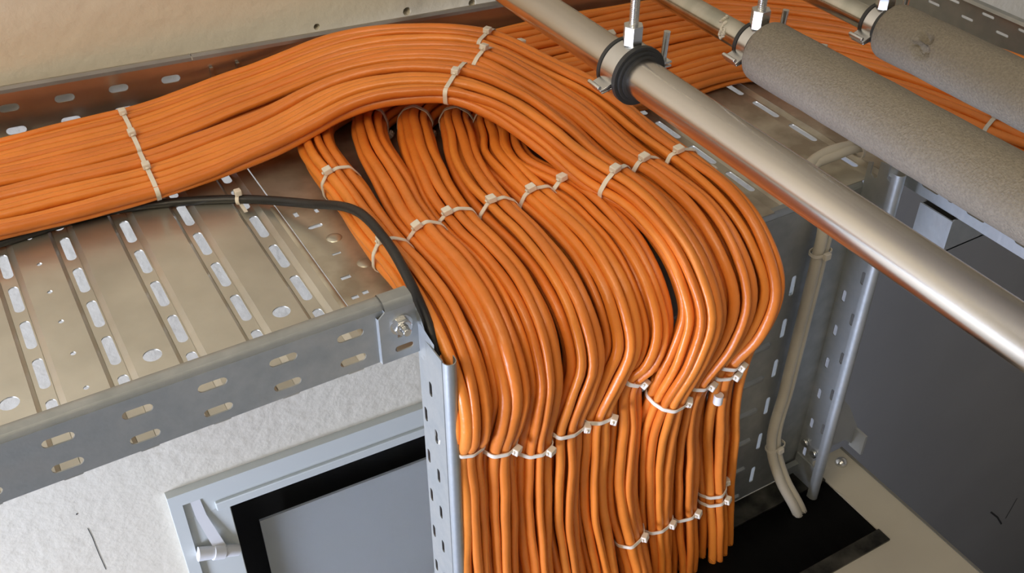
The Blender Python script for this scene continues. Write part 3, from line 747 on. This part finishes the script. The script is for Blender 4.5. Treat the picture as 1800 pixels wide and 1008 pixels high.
for h in range(3):
    up_tie(HB[h], (hx[h], .728, -.58), sh(105), 'white tie on the ' + hw[h] + ' third of the big bundle, before its bend', tilt=.15 * SH)
    up_tie(HB[h], (hvx[h], .592, hz[h]), sh((50, 60, 60)[h]), 'white tie on the ' + hw[h] + ' third of the big bundle, halfway down its drop')
    up_tie(HB[h], ((.148, .150, .154)[h], (1.00, 1.07, 1.12)[h], -.6), (sh(150 if SH < 0 else 30) if 0 else 25) if 0 else 90, 'white cable tie at far left round the ' + hw[h] + ' third of the big bundle')
    up_tie(HB[h], ((.485, .545, .566)[h], (.95, .985, 1.02)[h], -.55), 90, 'white tie on the ' + hw[h] + ' third of the big bundle, top of its curve')
up_tie(HB[2], (hvx[2], .60, -.752), sh(70), 'second tie halfway down the outer third of the big bundle, under the first')
up_tie(HB[2], (.638, .612, -.985), sh(20), 'lowest tie on the outer third of the big bundle, upper of the pair')
up_tie(HB[2], (.638, .612, -.998), sh(60), 'lowest tie on the outer third of the big bundle, lower of the pair')
up_tie(HB[1], (.592, .61, -1.0), sh(60), 'white cable tie low on the middle third of the big bundle')
up_tie(HB[0], (.555, .61, -.99), sh(60), 'white cable tie low on the inner third of the big bundle')
up_tie(BL[5], (.51, .60, -.985), sh(60), 'white cable tie low on the sixth falling bundle near the bottom edge')
up_tie(stray, (.640, .70, -.59), 90, 'white cable tie round the thin outermost strand beside the stainless pipe')
up_tie(stray, (.594, 1.0, -.55), 90, 'white cable tie on the thin outermost strand at the top of its curve')
# ties on the bundles at the back, right of the big bundle
for i, yy, lab in ((1, .9, 'old cable tie on the back bundles just right of the nearest pipe clamp'), ):
    pass
BK = ['old cable tie far back on the outermost bundle behind the stainless pipe', 'old cable tie on the second bundle behind the stainless pipe', 'old cable tie on the third bundle behind the stainless pipe',
      'old cable tie on the fourth bundle between the two foam-covered pipes', 'old cable tie on the fifth bundle between the two foam-covered pipes', 'old cable tie on the innermost back bundle between the foam-covered pipes']
for i, p in enumerate([(.73, 1.055, -.6), (.69, 1.01, -.6), (.74, .975, -.6), (.90, .90, -.6), (.93, .84, -.6), (.955, .62, -.6)]):
    up_tie(BL[i], p, 90, BK[i], material=nylond)
up_tie(BL[0], (1.12, .63, -.6), 90, 'old cable tie on the outermost bundle beyond the rightmost foam-covered pipe', material=nylond)
up_tie(BL[1], (1.09, .62, -.6), 90, 'old cable tie on the second bundle beyond the rightmost foam-covered pipe', material=nylond)
for i in range(1, 5):
    f = i / 5
    up_tie(BL[i], (xe[i] + (.012, .026, .034, .030, .016)[i] + .006, 1.060 - .125 * f - .020, -.6), 215, 'old tie at the curl of the ' + where[i], material=nylond)
# small white sleeve on a cable of the outer third
m = MB(); i = HB[2].nearest((.61, .60, -.785)); p = HB[2].P[i] + HB[2].N[i] * .0180 - Vector((.010, 0, 0)); m.cyl(p - Vector((0, 0, .006)), p + Vector((0, 0, .006)), .0052, 14)
tag(m.build('cable_marker', paper), 'small white marker sleeve on a cable of the outer third, below its tie', 'marker')

# ------------------------------------------------------------------ black and cream cables
def smooth_tube(name, pts, r, m, label, group=None, n=12):
    q = catmull([tuple(p) for p in pts], .008); mb = MB(); mb.tube(q, r, n); o = mb.build(name, m, angle=80); tag(o, label, 'cable', group); return q
bp = [(-.66, .99, -.6195), (-.014, 1.000, -.6195), (.088, 1.004, -.6195), (.155, .986, -.6195), (.22, .955, -.6190), (.272, .893, -.606), (.298, .812, -.577), (.300, .748, -.573), (.297, .705, -.576), (.2935, .665, -.588), (.2925, .640, -.606), (.2915, .624, -.635), (.291, .619, -.70), (.291, .62, -.85), (.292, .62, -1.0), (.300, .60, -1.10)]
bp[-3:] = [(.291, .62, -.85), (.291, .62, -1.05)]
bq = smooth_tube('black_cable', bp, .0049, blackc, 'thick black cable curving over the tray floor and the leftmost orange bundle')
# its tie through a floor slot
t = thing('cable_tie', (.222, .955, FZ), 'white cable tie holding the black cable down to the tray floor', 'cable tie', 'cable ties')
i = min(range(len(bq)), key=lambda k: (Vector(bq[k]) - Vector((.2175, .957, -.619))).length)
c = Vector(bq[i]); T = (Vector(bq[i + 1]) - Vector(bq[i - 1])).normalized()
m = MB(); m.ring(c, T, .0050, .0062, .004, 28); 
d = Vector((0, 0, 1)).cross(T).normalized(); d = d if d.y < 0 else -d
m.box((-.0019, 0, -.0006), (.0019, .016, .0006), Matrix.Translation(c + Vector((0, -.005, -.004))) @ Matrix.Rotation(math.pi, 4, 'Z'))
m.build('strap', nylon, t, angle=50)
m = MB(); m.box((-.0036, -.0036, -.003), (.0036, .0036, .0035), Matrix.Translation(c + Vector((0, .0, .0085)))); m.build('head', nylon, t, bevel=.0008)
w1 = [(.905, .20, -.616), (.905, .62, -.614), (.885, .672, -.606), (.845, .690, -.604), (.805, .693, -.606), (.778, .684, -.611), (.7725, .658, -.626), (.771, .640, -.655), (.768, .636, -.70), (.766, .636, -.80), (.764, .636, -.90), (.762, .635, -1.0), (.773, .617, -1.055), (.790, .596, -1.10), (.80, .588, -1.13)]
w2 = [(p[0] + .0105, p[1] - .0095 * (j < 5) + .001, p[2]) for j, p in enumerate(w1)]
smooth_tube('cream_cable', w1, .0066, cream, 'thicker of the two cream cables dropping right of the orange bundles')
smooth_tube('cream_cable', w2, .0052, cream, 'thinner of the two cream cables dropping right of the orange bundles')
class Two(Bundle): pass
def cream_tie(c, T, label, w=.026, h=.015):
    T = Vector(T).normalized(); t = thing('cable_tie', c, label, 'cable tie', 'cable ties')
    out = Vector((0, -1, 0)) if abs(T.z) > .5 else Vector((0, 0, 1)); u = T.cross(out).normalized(); out = u.cross(T).normalized()
    m = MB(); vs = []; N = 28
    for j in range(N):
        a = 2 * math.pi * j / N; p = u * math.copysign(abs(math.cos(a)) ** .7, math.cos(a)) * w / 2 + out * math.copysign(abs(math.sin(a)) ** .7, math.sin(a)) * h / 2
        q = p * 1.0 + p.normalized() * .0012
        for o_, al in ((p, -.0019), (q, -.0019), (q, .0019), (p, .0019)): vs.append(Vector(c) + o_ + T * al)
    m.add(vs, [(j * 4 + k, j * 4 + (k + 1) % 4, ((j + 1) % N) * 4 + (k + 1) % 4, ((j + 1) % N) * 4 + k) for j in range(N) for k in range(4)], True)
    m.build('strap', nylond, t, angle=50)
    m = MB(); M = Matrix((u, T, out)).transposed().to_4x4(); M.translation = Vector(c) + out * (h / 2 + .003)
    m.box((-.0042, -.0042, -.0028), (.0042, .0042, .0028), M); m.build('head', nylond, t, bevel=.001)
cream_tie((.7715, .6360, -.690), (0, 0, -1), 'pale cable tie high on the falling pair of cream cables')
cream_tie((.7695, .6355, -1.003), (.1, -.1, -1), 'pale cable tie low on the falling pair of cream cables')
cream_tie((.850, .684, -.605), (-1, .1, 0), 'pale cable tie on the cream cables lying in the tray under the middle pipe', .026, .015)
